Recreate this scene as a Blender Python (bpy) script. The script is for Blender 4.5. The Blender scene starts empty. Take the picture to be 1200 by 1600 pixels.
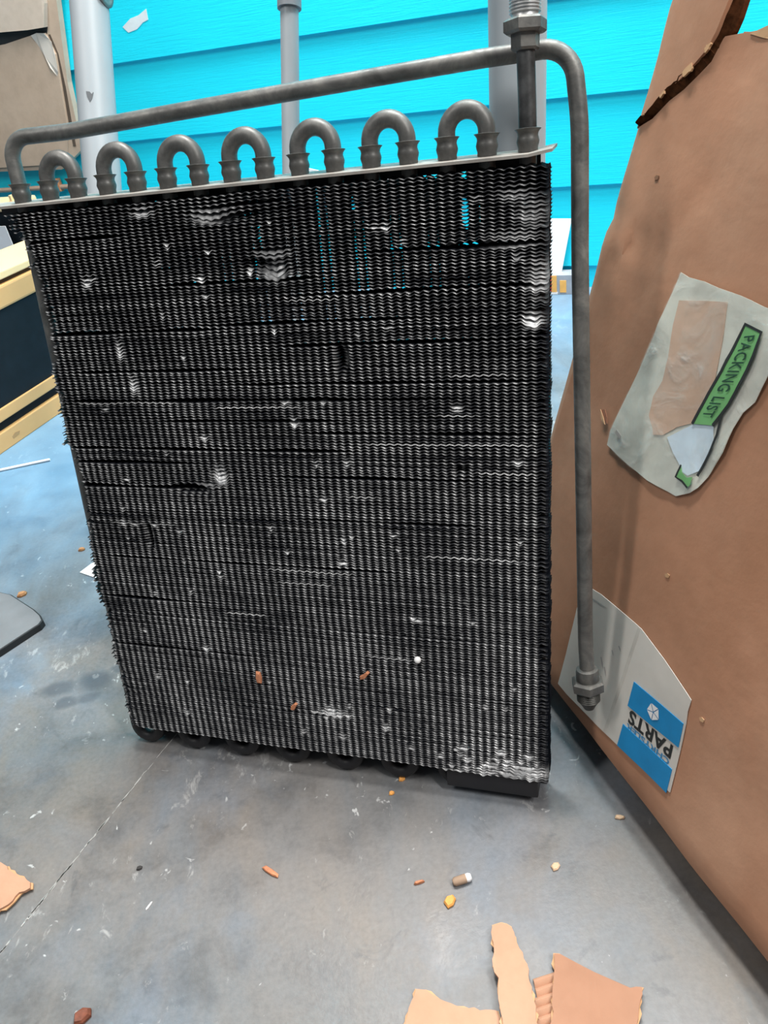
import bpy, bmesh, math, random
import numpy as np
from mathutils import Vector, Matrix, noise
PI = math.pi
random.seed(7)
rng = np.random.default_rng(11)
sc = bpy.context.scene
COL = sc.collection

# ------------------------------------------------------------------ camera, light, exposure
PITCH, ROLL, CAM_H, FOCAL_PX = 0.602831, -0.176865, 0.646472, 1210.0
cp, sp = math.cos(PITCH), math.sin(PITCH)
fw = Vector((0, cp, -sp)); r0 = Vector((1, 0, 0)); u0 = Vector((0, sp, cp))
cr = math.cos(ROLL) * r0 + math.sin(ROLL) * u0
cu = -math.sin(ROLL) * r0 + math.cos(ROLL) * u0
cam_data = bpy.data.cameras.new('camera')
cam = bpy.data.objects.new('camera', cam_data); COL.objects.link(cam)
M = Matrix((cr, cu, -fw)).transposed().to_4x4(); M.translation = Vector((0, 0, CAM_H))
cam.matrix_world = M
cam_data.sensor_fit = 'VERTICAL'; cam_data.sensor_height = 32.0
cam_data.lens = 32.0 * FOCAL_PX / 1600.0
cam_data.clip_start = 0.01
sc.camera = cam

world = bpy.data.worlds.new('world'); sc.world = world; world.use_nodes = True
wb = world.node_tree.nodes['Background']
wb.inputs[0].default_value = (0.86, 0.93, 1.0, 1); wb.inputs[1].default_value = 0.11

def area(name, loc, target, sx, sy, power, col=(1, 0.97, 0.93)):
    l = bpy.data.lights.new(name, 'AREA'); l.shape = 'RECTANGLE'; l.size = sx; l.size_y = sy
    l.energy = power; l.color = col
    o = bpy.data.objects.new(name, l); COL.objects.link(o); o.location = loc
    d = Vector(target) - Vector(loc); o.rotation_euler = d.to_track_quat('-Z', 'Y').to_euler()
    return o
# fluorescent ceiling fixtures of the workshop, and one added fill lamp
area('ceiling_or_fill_lamp', (1.15, 1.10, 2.7), (0.6, 1.1, 0), 0.22, 1.2, 52)
area('ceiling_or_fill_lamp', (1.35, -0.75, 2.7), (0.4, 1.2, 0.2), 0.22, 1.2, 52)  # added fill lamp, brightens the lower wall and the coil front
area('ceiling_or_fill_lamp', (0.05, 1.32, 2.7), (0.0, 1.45, 0), 0.22, 1.2, 58)
area('ceiling_or_fill_lamp', (-1.3, 0.1, 2.6), (-0.4, 0.9, 0.2), 0.22, 1.2, 17)

sc.view_settings.view_transform = 'Standard'
try: sc.view_settings.look = 'None'
except Exception: pass
sc.view_settings.exposure = 0.55; sc.view_settings.gamma = 1.0
sc.view_settings.use_curve_mapping = False

# ------------------------------------------------------------------ materials
def new_mat(name):
    m = bpy.data.materials.new(name); m.use_nodes = True
    nt = m.node_tree; return m, nt, nt.nodes['Principled BSDF']
def N(nt, t, **kw):
    n = nt.nodes.new(t)
    for k, v in kw.items():
        if hasattr(n, k): setattr(n, k, v)
    return n
def ramp(nt, fac, stops):
    r = N(nt, 'ShaderNodeValToRGB'); e = r.color_ramp.elements
    while len(e) < len(stops): e.new(0.5)
    for i, (p, c) in enumerate(stops):
        e[i].position = p; e[i].color = (*c, 1) if len(c) == 3 else c
    nt.links.new(fac, r.inputs[0]); return r.outputs[0]
def coords(nt, scale=(1, 1, 1), rot=(0, 0, 0), loc=(0, 0, 0)):
    tc = N(nt, 'ShaderNodeTexCoord'); mp = N(nt, 'ShaderNodeMapping')
    mp.inputs['Scale'].default_value = scale; mp.inputs['Rotation'].default_value = rot; mp.inputs['Location'].default_value = loc
    nt.links.new(tc.outputs['Object'], mp.inputs[0]); return mp.outputs[0]
def noise_tex(nt, vec, scale, detail=4, rough=0.55, dist=0.0):
    n = N(nt, 'ShaderNodeTexNoise'); n.inputs['Scale'].default_value = scale; n.inputs['Detail'].default_value = detail
    n.inputs['Roughness'].default_value = rough; n.inputs['Distortion'].default_value = dist
    nt.links.new(vec, n.inputs['Vector']); return n.outputs['Fac']
def mix(nt, fac, a, b, mode='MIX'):
    m = N(nt, 'ShaderNodeMix'); m.data_type = 'RGBA'; m.blend_type = mode
    for sock, v in ((m.inputs['Factor'], fac), (m.inputs[6], a), (m.inputs[7], b)):
        if isinstance(v, (int, float)): sock.default_value = v
        elif isinstance(v, tuple): sock.default_value = (*v, 1)
        else: nt.links.new(v, sock)
    return m.outputs[2]
def bump(nt, h, strength, dist, bsdf):
    b = N(nt, 'ShaderNodeBump'); b.inputs['Strength'].default_value = strength; b.inputs['Distance'].default_value = dist
    nt.links.new(h, b.inputs['Height']); nt.links.new(b.outputs[0], bsdf.inputs['Normal'])
def math_n(nt, op, a, b=None, clamp=False):
    m = N(nt, 'ShaderNodeMath'); m.operation = op; m.use_clamp = clamp
    for s, v in ((m.inputs[0], a), (m.inputs[1], b)):
        if v is None: continue
        if isinstance(v, (int, float)): s.default_value = v
        else: nt.links.new(v, s)
    return m.outputs[0]
def simple(name, col, rough=0.6, metal=0.0, var=0.15, scale=40, bmp=0.0, spec=0.5, dark=None):
    m, nt, b = new_mat(name)
    v = coords(nt); f = noise_tex(nt, v, scale, 5, 0.6)
    d = dark if dark else tuple(c * (1 - var) for c in col); l = tuple(min(1, c * (1 + var)) for c in col)
    nt.links.new(ramp(nt, f, [(0.3, d), (0.7, l)]), b.inputs['Base Color'])
    b.inputs['Roughness'].default_value = rough; b.inputs['Metallic'].default_value = metal
    b.inputs['Specular IOR Level'].default_value = spec
    if bmp: bump(nt, f, bmp, 0.002, b)
    return m

def mat_wall():
    m, nt, b = new_mat('cyan_paint')
    v = coords(nt, (3, 3, 60)); g = noise_tex(nt, v, 4, 6, 0.65, 0.6)
    v2 = coords(nt); s = noise_tex(nt, v2, 3, 3)
    c = ramp(nt, s, [(0.3, (0.006, 0.68, 0.88)), (0.7, (0.008, 0.73, 0.93))])
    nt.links.new(c, b.inputs['Base Color']); b.inputs['Roughness'].default_value = 0.42
    bump(nt, g, 0.35, 0.002, b); return m
def mat_floor():
    m, nt, b = new_mat('worn_concrete_floor')
    v = coords(nt); vs = coords(nt, (1.6, 0.75, 1), (0, 0, -0.55))
    big = noise_tex(nt, vs, 4.2, 6, 0.62, 0.4); mid = noise_tex(nt, v, 17, 6, 0.65, 0.3); fine = noise_tex(nt, v, 210, 3, 0.6)
    c = ramp(nt, big, [(0.28, (0.104, 0.120, 0.140)), (0.42, (0.140, 0.147, 0.154)), (0.54, (0.156, 0.150, 0.145)), (0.64, (0.170, 0.153, 0.136)), (0.78, (0.115, 0.136, 0.155))])
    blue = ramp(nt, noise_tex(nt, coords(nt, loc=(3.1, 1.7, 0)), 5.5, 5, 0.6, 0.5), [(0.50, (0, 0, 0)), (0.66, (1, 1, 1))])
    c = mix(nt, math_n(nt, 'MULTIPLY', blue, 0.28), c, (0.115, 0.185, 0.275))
    c = mix(nt, 0.75, c, ramp(nt, mid, [(0.25, (0.55, 0.55, 0.57)), (0.5, (1, 1, 1)), (0.75, (1.22, 1.2, 1.18))]), 'MULTIPLY')
    dk = ramp(nt, noise_tex(nt, coords(nt, loc=(7, 2, 0)), 22, 4, 0.6, 0.8), [(0.63, (0, 0, 0)), (0.72, (1, 1, 1))])
    c = mix(nt, math_n(nt, 'MULTIPLY', dk, 0.45), c, (0.06, 0.065, 0.075))
    c = mix(nt, 0.35, c, ramp(nt, fine, [(0.3, (0.7, 0.7, 0.7)), (0.7, (1.25, 1.25, 1.25))]), 'MULTIPLY')
    # white paint flecks and scuffs
    sp1 = noise_tex(nt, v, 75, 3, 0.55, 0.6); spm = noise_tex(nt, coords(nt, loc=(1, 5, 0)), 7, 3)
    w = ramp(nt, math_n(nt, 'ADD', sp1, math_n(nt, 'MULTIPLY', spm, 0.45)), [(0.925, (0, 0, 0)), (0.985, (1, 1, 1))])
    c = mix(nt, math_n(nt, 'MULTIPLY', w, 0.75), c, (0.52, 0.53, 0.53))
    sc1 = noise_tex(nt, coords(nt, (1, .55, 1), (0, 0, -.5)), 62, 5, 0.7, 0.5); scm = noise_tex(nt, coords(nt, loc=(4, 9, 0)), 5.5, 3)
    mrs = N(nt, 'ShaderNodeMapRange'); mrs.inputs['From Min'].default_value = 1.00; mrs.inputs['From Max'].default_value = 1.10
    nt.links.new(math_n(nt, 'ADD', sc1, math_n(nt, 'MULTIPLY', scm, 0.7)), mrs.inputs['Value'])
    c = mix(nt, math_n(nt, 'MULTIPLY', mrs.outputs[0], 0.5), c, (0.42, 0.42, 0.41))
    # dark damp shoe mark with its tread blocks
    sep = N(nt, 'ShaderNodeSeparateXYZ'); tc = N(nt, 'ShaderNodeTexCoord')
    wob = N(nt, 'ShaderNodeTexNoise'); wob.inputs['Scale'].default_value = 60
    nt.links.new(tc.outputs['Object'], wob.inputs['Vector'])
    va = N(nt, 'ShaderNodeVectorMath'); va.operation = 'SCALE'; va.inputs['Scale'].default_value = 0.010
    nt.links.new(wob.outputs['Color'], va.inputs[0])
    vb = N(nt, 'ShaderNodeVectorMath'); vb.operation = 'ADD'
    nt.links.new(tc.outputs['Object'], vb.inputs[0]); nt.links.new(va.outputs[0], vb.inputs[1])
    nt.links.new(vb.outputs[0], sep.inputs[0])
    tot = None
    for (cx, cy, a, bb) in ((-0.424, 0.690, 0.026, 0.013), (-0.380, 0.692, 0.024, 0.018), (-0.409, 0.665, 0.017, 0.010), (-0.384, 0.667, 0.016, 0.010), (-0.354, 0.708, 0.010, 0.009)):
        dx = math_n(nt, 'DIVIDE', math_n(nt, 'SUBTRACT', sep.outputs[0], cx + 0.005), a)
        dy = math_n(nt, 'DIVIDE', math_n(nt, 'SUBTRACT', sep.outputs[1], cy + 0.005), bb)
        r2 = math_n(nt, 'ADD', math_n(nt, 'MULTIPLY', dx, dx), math_n(nt, 'MULTIPLY', dy, dy))
        e = math_n(nt, 'SUBTRACT', 1.25, r2, True)
        tot = e if tot is None else math_n(nt, 'MAXIMUM', tot, e)
    c = mix(nt, math_n(nt, 'MULTIPLY', tot, 0.72), c, (0.07, 0.08, 0.095))
    # blue tint towards the wall, painting in the wall's reflection on the floor
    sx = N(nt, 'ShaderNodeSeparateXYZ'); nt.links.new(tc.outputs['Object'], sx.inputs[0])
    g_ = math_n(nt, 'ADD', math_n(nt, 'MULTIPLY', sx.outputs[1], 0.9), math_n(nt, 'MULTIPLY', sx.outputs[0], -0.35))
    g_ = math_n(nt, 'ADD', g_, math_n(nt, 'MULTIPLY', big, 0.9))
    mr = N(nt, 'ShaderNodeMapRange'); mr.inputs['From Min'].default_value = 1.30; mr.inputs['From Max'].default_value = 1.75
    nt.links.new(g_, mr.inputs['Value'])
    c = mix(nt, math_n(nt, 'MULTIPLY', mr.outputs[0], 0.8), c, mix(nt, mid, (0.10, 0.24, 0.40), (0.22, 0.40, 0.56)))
    nt.links.new(c, b.inputs['Base Color'])
    rr = ramp(nt, mid, [(0.3, (0.32,) * 3), (0.7, (0.56,) * 3)]); nt.links.new(rr, b.inputs['Roughness'])
    b.inputs['Specular IOR Level'].default_value = 0.4
    bump(nt, math_n(nt, 'ADD', mid, math_n(nt, 'MULTIPLY', fine, 0.4)), 0.18, 0.002, b)
    return m
def mat_card(name, ca, cb, cc, rough=0.75):
    m, nt, b = new_mat(name)
    v = coords(nt); f = noise_tex(nt, v, 5, 5, 0.6, 0.3); g = noise_tex(nt, v, 42, 4, 0.6)
    fl = noise_tex(nt, v, 110, 3)
    c = ramp(nt, f, [(0.3, ca), (0.52, cb), (0.72, cc)])
    c = mix(nt, 0.4, c, ramp(nt, g, [(0.25, (0.78, 0.76, 0.74)), (0.6, (1.04, 1.04, 1.04))]), 'MULTIPLY')
    nt.links.new(c, b.inputs['Base Color']); b.inputs['Roughness'].default_value = rough
    b.inputs['Specular IOR Level'].default_value = 0.3
    bump(nt, math_n(nt, 'ADD', g, fl), 0.12, 0.002, b); return m
def mat_fin():
    m, nt, b = new_mat('black_painted_fin')
    at = N(nt, 'ShaderNodeAttribute'); at.attribute_name = 'wear_glint'
    v = coords(nt); f = noise_tex(nt, v, 55, 4, 0.65); f2 = noise_tex(nt, v, 9, 3)
    k = math_n(nt, 'MULTIPLY', at.outputs['Fac'], ramp(nt, math_n(nt, 'ADD', f, math_n(nt, 'MULTIPLY', f2, 0.5)), [(0.5, (0.35,) * 3), (0.95, (1.25,) * 3)]), True)
    nt.links.new(mix(nt, k, (0.005, 0.006, 0.009), (0.72, 0.73, 0.74)), b.inputs['Base Color'])
    nt.links.new(math_n(nt, 'MULTIPLY', k, 0.5), b.inputs['Metallic'])
    nt.links.new(math_n(nt, 'ADD', math_n(nt, 'MULTIPLY', k, 0.4), 0.12), b.inputs['Specular IOR Level'])
    b.inputs['Roughness'].default_value = 0.42
    return m
def mat_tube(name, k0, metal):
    m, nt, b = new_mat(name)
    v = coords(nt); f = noise_tex(nt, v, 30, 6, 0.7, 0.6); g = noise_tex(nt, v, 140, 3)
    c = ramp(nt, f, [(0.3, (k0 * 0.055, k0 * 0.055, k0 * 0.053)), (0.5, (k0 * 0.115, k0 * 0.115, k0 * 0.110)), (0.66, (k0 * 0.19, k0 * 0.187, k0 * 0.172)), (0.78, (k0 * 0.30, k0 * 0.295, k0 * 0.27))])
    nt.links.new(c, b.inputs['Base Color']); b.inputs['Metallic'].default_value = metal
    nt.links.new(ramp(nt, g, [(0.3, (0.36,) * 3), (0.7, (0.58,) * 3)]), b.inputs['Roughness'])
    bump(nt, g, 0.15, 0.001, b); return m

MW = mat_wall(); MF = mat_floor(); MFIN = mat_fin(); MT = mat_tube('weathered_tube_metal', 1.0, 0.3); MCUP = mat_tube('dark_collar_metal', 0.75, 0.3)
MCARD = mat_card('brown_cardboard', (0.38, 0.185, 0.105), (0.44, 0.225, 0.135), (0.49, 0.275, 0.175))
MTORN = mat_card('torn_cardboard_core', (0.42, 0.235, 0.12), (0.55, 0.33, 0.18), (0.62, 0.40, 0.24), 0.9)
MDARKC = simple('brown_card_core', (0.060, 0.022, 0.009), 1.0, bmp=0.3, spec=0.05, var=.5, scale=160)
MSCRAP = mat_card('fresh_cardboard', (0.43, 0.235, 0.15), (0.48, 0.275, 0.18), (0.53, 0.31, 0.21), 0.85)
MGREYC = mat_card('grey_cardboard', (0.48, 0.38, 0.29), (0.56, 0.45, 0.35), (0.62, 0.51, 0.40), 0.8)
MPOLE = simple('grey_pipe_plastic', (0.33, 0.37, 0.40), 0.45, var=0.05, scale=14)
MCOLLAR = simple('dark_grey_plastic', (0.20, 0.22, 0.245), 0.5, var=0.08)
MCLAMP = simple('dull_clamp_metal', (0.22, 0.22, 0.21), 0.4, 0.7)
MMARK = simple('dark_scuff', (0.10, 0.11, 0.12), 0.8)
MWHITE = simple('white_paper', (0.80, 0.80, 0.80), 0.7, var=0.03)
MLABEL = simple('label_paper', (0.60, 0.565, 0.515), 0.65, var=0.07, scale=18)
MBLUE = simple('blue_print', (0.008, 0.225, 0.50), 0.55, var=0.08, scale=60)
MBLACKINK = simple('black_ink', (0.02, 0.022, 0.022), 0.6)
MGREYINK = simple('faded_ink', (0.36, 0.34, 0.32), 0.7)
MLBLUE = simple('light_blue_print', (0.05, 0.22, 0.42), 0.6)
MGREEN = simple('green_print', (0.17, 0.42, 0.155), 0.5, var=0.08)
MPOUCH = simple('cloudy_plastic', (0.60, 0.60, 0.53), 0.30, var=0.12, scale=22, bmp=0.25)
MSLIP = mat_card('tan_slip_paper', (0.45, 0.295, 0.21), (0.56, 0.39, 0.29), (0.64, 0.47, 0.365), 0.6)
MINNER = simple('pale_blue_paper', (0.60, 0.70, 0.78), 0.5, var=0.04)
MBLACK = simple('black_panel', (0.006, 0.010, 0.014), 0.6, var=0.2, spec=.2)
MTAN = simple('tan_painted_wood', (0.60, 0.345, 0.14), 0.5, var=0.06, scale=9)
MCREAM = simple('cream_painted_wood', (0.80, 0.58, 0.31), 0.5, var=0.05, scale=9)
MRUBBER = simple('grey_sheet_top', (0.15, 0.155, 0.165), 0.75, var=0.10, scale=30)
MRUBEDGE = simple('black_rubber', (0.01, 0.012, 0.014), 0.8)
MWOOD = simple('wood_chip', (0.50, 0.20, 0.10), 0.8, var=0.3, scale=90)
MORANGE = simple('orange_chip', (0.72, 0.33, 0.08), 0.75, var=0.2, scale=90)
MBRN = simple('orange_brown_chip', (0.42, 0.20, 0.085), 0.8, var=0.3, scale=120)
MPALE = simple('pale_wood_chip', (0.66, 0.46, 0.30), 0.8, var=0.2, scale=90)
MDARKCHIP = simple('dark_crumb', (0.03, 0.028, 0.028), 0.8)
MREDB = simple('red_brown_bark', (0.16, 0.045, 0.022), 0.7, var=0.4, scale=120)
MORPRINT = simple('orange_print', (0.85, 0.45, 0.11), 0.6)
MREDPRINT = simple('red_print', (0.62, 0.06, 0.03), 0.6)
MGREYPRINT = simple('grey_print', (0.33, 0.36, 0.40), 0.6)
MRAIL = simple('tan_conduit', (0.45, 0.33, 0.25), 0.6)
MSILVER = simple('bright_worn_metal', (0.55, 0.56, 0.56), 0.38, 0.6, var=0.2, scale=160)
MPLATE = simple('dusty_plate_metal', (0.29, 0.27, 0.245), 0.6, 0.25, var=0.25, scale=45)
MBACK = simple('wall_sheathing', (0.01, 0.22, 0.30), 0.8)
def mat_film():
    m, nt, b = new_mat('clear_film')
    out = nt.nodes['Material Output']; tr = N(nt, 'ShaderNodeBsdfTransparent'); mx = N(nt, 'ShaderNodeMixShader')
    f = noise_tex(nt, coords(nt), 26, 4, 0.6, 0.8)
    nt.links.new(ramp(nt, f, [(0.42, (0.01,) * 3), (0.60, (0.12,) * 3), (0.75, (0.42,) * 3)]), mx.inputs[0])
    b.inputs['Base Color'].default_value = (0.75, 0.76, 0.72, 1); b.inputs['Roughness'].default_value = 0.22
    bump(nt, f, 0.9, 0.006, b)
    nt.links.new(tr.outputs[0], mx.inputs[1]); nt.links.new(b.outputs[0], mx.inputs[2]); nt.links.new(mx.outputs[0], out.inputs['Surface'])
    return m
MFILM = mat_film()
def mat_tape():
    m, nt, b = new_mat('clear_tape')
    b.inputs['Base Color'].default_value = (0.62, 0.60, 0.55, 1); b.inputs['Roughness'].default_value = 0.18; return m
MTAPE = mat_tape()

# ------------------------------------------------------------------ mesh helpers
def link(name, me, mat, parent=None, smooth=False, angle=None):
    o = bpy.data.objects.new(name, me); COL.objects.link(o)
    if mat: me.materials.append(mat)
    if smooth:
        me.polygons.foreach_set('use_smooth', [True] * len(me.polygons))
        if angle: me.set_sharp_from_angle(angle=math.radians(angle))
    if parent: o.parent = parent
    return o
def mesh(name, vs, fs):
    me = bpy.data.meshes.new(name); me.from_pydata([tuple(v) for v in vs], [], fs); me.update(); return me
def fixn(me):
    bm = bmesh.new(); bm.from_mesh(me); bmesh.ops.recalc_face_normals(bm, faces=bm.faces); bm.to_mesh(me); bm.free(); return me
class MB:
    def __init__(s): s.v = []; s.f = []
    def add(s, vs, fs):
        k = len(s.v); s.v += [tuple(v) for v in vs]; s.f += [tuple(i + k for i in f) for f in fs]; return s
    def box(s, x0, x1, y0, y1, z0, z1):
        return s.add([(x0, y0, z0), (x1, y0, z0), (x1, y1, z0), (x0, y1, z0), (x0, y0, z1), (x1, y0, z1), (x1, y1, z1), (x0, y1, z1)],
                     [(0, 3, 2, 1), (4, 5, 6, 7), (0, 1, 5, 4), (1, 2, 6, 5), (2, 3, 7, 6), (3, 0, 4, 7)])
    def sweep(s, pts, rad, seg=14, cap=True):
        pts = [Vector(p) for p in pts]; n = len(pts)
        rads = rad if isinstance(rad, (list, tuple)) else [rad] * n
        t = (pts[1] - pts[0]).normalized(); ref = Vector((0, 1, 0)) if abs(t.y) < 0.9 else Vector((1, 0, 0))
        nrm = t.cross(ref).normalized(); vs = []
        for i, p in enumerate(pts):
            t = ((pts[min(i + 1, n - 1)] - pts[max(i - 1, 0)])).normalized()
            nrm = (nrm - t * nrm.dot(t)).normalized(); b = t.cross(nrm)
            for k in range(seg):
                a = 2 * PI * k / seg; vs.append(p + (nrm * math.cos(a) + b * math.sin(a)) * rads[i])
        fs = [(i * seg + k, i * seg + (k + 1) % seg, (i + 1) * seg + (k + 1) % seg, (i + 1) * seg + k) for i in range(n - 1) for k in range(seg)]
        if cap: fs += [tuple(reversed(range(seg))), tuple((n - 1) * seg + k for k in range(seg))]
        return s.add(vs, fs)
    def lathe(s, prof, c=(0, 0, 0), axis=(0, 0, 1), seg=18, cap=True, hexa=False):
        ax = Vector(axis).normalized(); ref = Vector((0, 1, 0)) if abs(ax.y) < 0.9 else Vector((1, 0, 0))
        a1 = ref.cross(ax).normalized(); a2 = ax.cross(a1); c = Vector(c); n = len(prof); vs = []
        for r, z in prof:
            for k in range(seg):
                a = 2 * PI * k / seg + (0.35 if hexa else 0); vs.append(c + ax * z + (a1 * math.cos(a) + a2 * math.sin(a)) * r)
        fs = [(i * seg + k, i * seg + (k + 1) % seg, (i + 1) * seg + (k + 1) % seg, (i + 1) * seg + k) for i in range(n - 1) for k in range(seg)]
        if cap: fs += [tuple(reversed(range(seg))), tuple((n - 1) * seg + k for k in range(seg))]
        return s.add(vs, fs)
    def prism(s, poly, f0, f1):
        """polygon (2D) mapped by f0 (front) and f1 (back) to 3D"""
        n = len(poly); vs = [f0(*p) for p in poly] + [f1(*p) for p in poly]
        fs = [tuple(range(n)), tuple(reversed(range(n, 2 * n)))] + [(i, i + n, (i + 1) % n + n, (i + 1) % n) for i in range(n)]
        return s.add(vs, fs)
    def build(s, name, mat, parent=None, smooth=False, angle=None, bevel=0):
        me = fixn(mesh(name, s.v, s.f))
        if bevel:
            bm = bmesh.new(); bm.from_mesh(me)
            bmesh.ops.bevel(bm, geom=list(bm.edges), offset=bevel, segments=2, affect='EDGES', profile=0.6, clamp_overlap=True)
            bm.to_mesh(me); bm.free()
        return link(name, me, mat, parent, smooth, angle)
def thing(name, label, cat, loc=(0, 0, 0), rot=(0, 0, 0), group=None):
    o = bpy.data.objects.new(name, None); COL.objects.link(o); o.empty_display_size = 0.05
    o.location = loc; o.rotation_euler = rot; return tag(o, label, cat, group)
def tag(o, label, cat, group=None):
    o['label'] = label; o['category'] = cat
    if group: o['group'] = group
    return o
def arc(c, r, a0, a1, u, v, n=10):
    c, u, v = Vector(c), Vector(u), Vector(v)
    return [c + u * (r * math.cos(a0 + (a1 - a0) * i / n)) + v * (r * math.sin(a0 + (a1 - a0) * i / n)) for i in range(n + 1)]
def rounded(pts, radii, n=9):
    """polyline through pts with corners rounded by radii"""
    pts = [Vector(p) for p in pts]; out = [pts[0]]
    for i in range(1, len(pts) - 1):
        p = pts[i]; a = (pts[i - 1] - p).normalized(); b = (pts[i + 1] - p).normalized(); r = radii[i - 1]
        ang = a.angle(b); d = r / math.tan(ang / 2); p0 = p + a * d; p1 = p + b * d
        c = p + (a + b).normalized() * (r / math.sin(ang / 2)); v0 = p0 - c; v1 = p1 - c; th = v0.angle(v1)
        for k in range(n + 1):
            t = k / n; out.append(c + (v0 * math.sin((1 - t) * th) + v1 * math.sin(t * th)) / math.sin(th))
    out.append(pts[-1]); return out
def grid_cut(me, step, axes):
    """triangulated mesh cut along a grid so that it can be gently bent"""
    bm = bmesh.new(); bm.from_mesh(me); bmesh.ops.triangulate(bm, faces=bm.faces)
    for ax in axes:
        lo = min(v.co[ax] for v in bm.verts); hi = max(v.co[ax] for v in bm.verts)
        k = lo + step
        while k < hi:
            co = Vector((0, 0, 0)); co[ax] = k; no = Vector((0, 0, 0)); no[ax] = 1
            bmesh.ops.bisect_plane(bm, geom=bm.verts[:] + bm.edges[:] + bm.faces[:], plane_co=co, plane_no=no, dist=1e-5)
            k += step
    bm.to_mesh(me); bm.free(); me.update()

# ------------------------------------------------------------------ setting: floor and lap-sided wall
def build_floor():
    # two cast slabs with a narrow dusty joint between them
    A = Vector((-0.3973, 0.3747)); D = (Vector((-0.2734, 0.5768)) - A).normalized(); P = Vector((D.y, -D.x))
    far = 6.0; fl = MB(); g = 0.0006
    p0 = A - D * 4; p1 = A + D * 6
    def q(pt, off, z): w = pt + P * off; return (w.x, w.y, z)
    fl.add([q(p0, -far, 0), q(p0, -g, 0), q(p1, -g, 0), q(p1, -far, 0)], [(0, 1, 2, 3)])
    fl.add([q(p0, g, 0), q(p0, far, 0), q(p1, far, 0), q(p1, g, 0)], [(0, 1, 2, 3)])
    fl.add([q(p0, -g, 0), q(p0, 0, -0.0004), q(p1, 0, -0.0004), q(p1, -g, 0)], [(0, 1, 2, 3)])
    fl.add([q(p0, 0, -0.0004), q(p0, g, 0), q(p1, g, 0), q(p1, 0, -0.0004)], [(0, 1, 2, 3)])
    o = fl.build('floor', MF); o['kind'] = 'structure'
    me = o.data
    if me.polygons[0].normal.z < 0: me.flip_normals()
    # pale dust packed in the joint
    d = MB()
    for i in range(95):
        t0 = random.uniform(0, 1) ** 1 * 0.40; ln = random.uniform(0.004, 0.016); w_ = random.uniform(0.0002, 0.0007)
        c = A + D * (t0 - 0.10) + P * random.uniform(-.0006, .0006)
        d.prism([(0, -w_), (ln * .5, -w_ * 1.3), (ln, 0), (ln * .5, w_), (0, w_ * .6)], lambda a, b: (*(c + D * a + P * b), 0.0004), lambda a, b: (*(c + D * a + P * b), -0.0003))
    dd = d.build('joint_dust', simple('joint_dust', (0.36, 0.36, 0.35), 0.9), o); dd['kind'] = 'stuff'
build_floor()

WO = Vector((0.5022, 1.7078, 0)); WANG = -0.482372
WD = Vector((math.cos(WANG), math.sin(WANG), 0)); WN = Vector((-math.sin(WANG), math.cos(WANG), 0))
def wallp(s, off, z): return WO + WD * s - WN * off + Vector((0, 0, z))
wall = MB().box(-3.2, 1.6, 0.02, 0.08, 0, 2.9).build('wall_back', MBACK); wall['kind'] = 'structure'
wall.location = WO; wall.rotation_euler = (0, 0, WANG)
EXPO = 0.1695
board_me = None
for k in range(-1, 17):
    z0 = 0.0508 + EXPO * k; z1 = z0 + EXPO + 0.018; zb = max(z0, 0.0)
    if board_me is None or k <= 0:
        h0 = zb - z0
        t = lambda z: -0.002 - 0.0105 * (1 - (z - z0) / (z1 - z0))
        prof = [(t(zb) - 0.0, zb), (t(zb) + 0.0, zb + 0.0)]
        vs = []
        for x in (-3.2, 1.6):
            vs += [(x, t(zb), zb - z0), (x, t(z1), z1 - z0), (x, 0.018, z1 - z0), (x, 0.004, zb - z0)]
        fs = [(0, 1, 2, 3), (7, 6, 5, 4), (0, 4, 5, 1), (1, 5, 6, 2), (2, 6, 7, 3), (3, 7, 4, 0)]
        me = fixn(mesh('siding_board', vs, fs)); me.materials.append(MW)
        if k == 0: board_me = me
    else: me = board_me
    o = bpy.data.objects.new('siding_board', me); COL.objects.link(o); o.parent = wall; o.location = (0, 0, z0)
# bare white patch where the paint has come off one board
pp = MB(); k_ = 3; z0 = 0.0508 + EXPO * 3
fy = lambda z: -0.002 - 0.0105 * (1 - (z - z0) / (EXPO + 0.018))
poly = [(-1.0126, .628), (-.985, .6415), (-.960, .645), (-.9351, .6545), (-.9369, .6336), (-.953, .630), (-.974, .6191), (-1.0, .6155), (-1.006, .621)]
pp.prism(poly, lambda s, z: (s, fy(z) - .0008, z), lambda s, z: (s, fy(z) + .0006, z)).build('bare_patch', simple('bare_primer', (0.62, 0.72, 0.76), 0.7, var=0.06), wall)

# ------------------------------------------------------------------ the coil
YAW, LEAN = -0.366628, 0.262552
CS = 0.98085                               # real size of the coil: 0.44 m wide
O = Vector((-0.105331 * CS, 0.511058 * CS, 0.0320))
coil = thing('condenser_coil', 'black finned condenser coil with grey return bends standing upright on the floor', 'condenser', O, (-LEAN, 0, YAW)); coil.scale = (CS, CS, CS)
CR = Matrix.Rotation(YAW, 3, 'Z') @ Matrix.Rotation(-LEAN, 3, 'X')
def cw(x, y, z): return O + CR @ Vector((x, y, z)) * CS
FD = 0.028; TY = 0.016
TX = [-0.2254 + 0.02892 * i for i in range(16)]
PZ = 0.5262    # underside of the top plate
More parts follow.
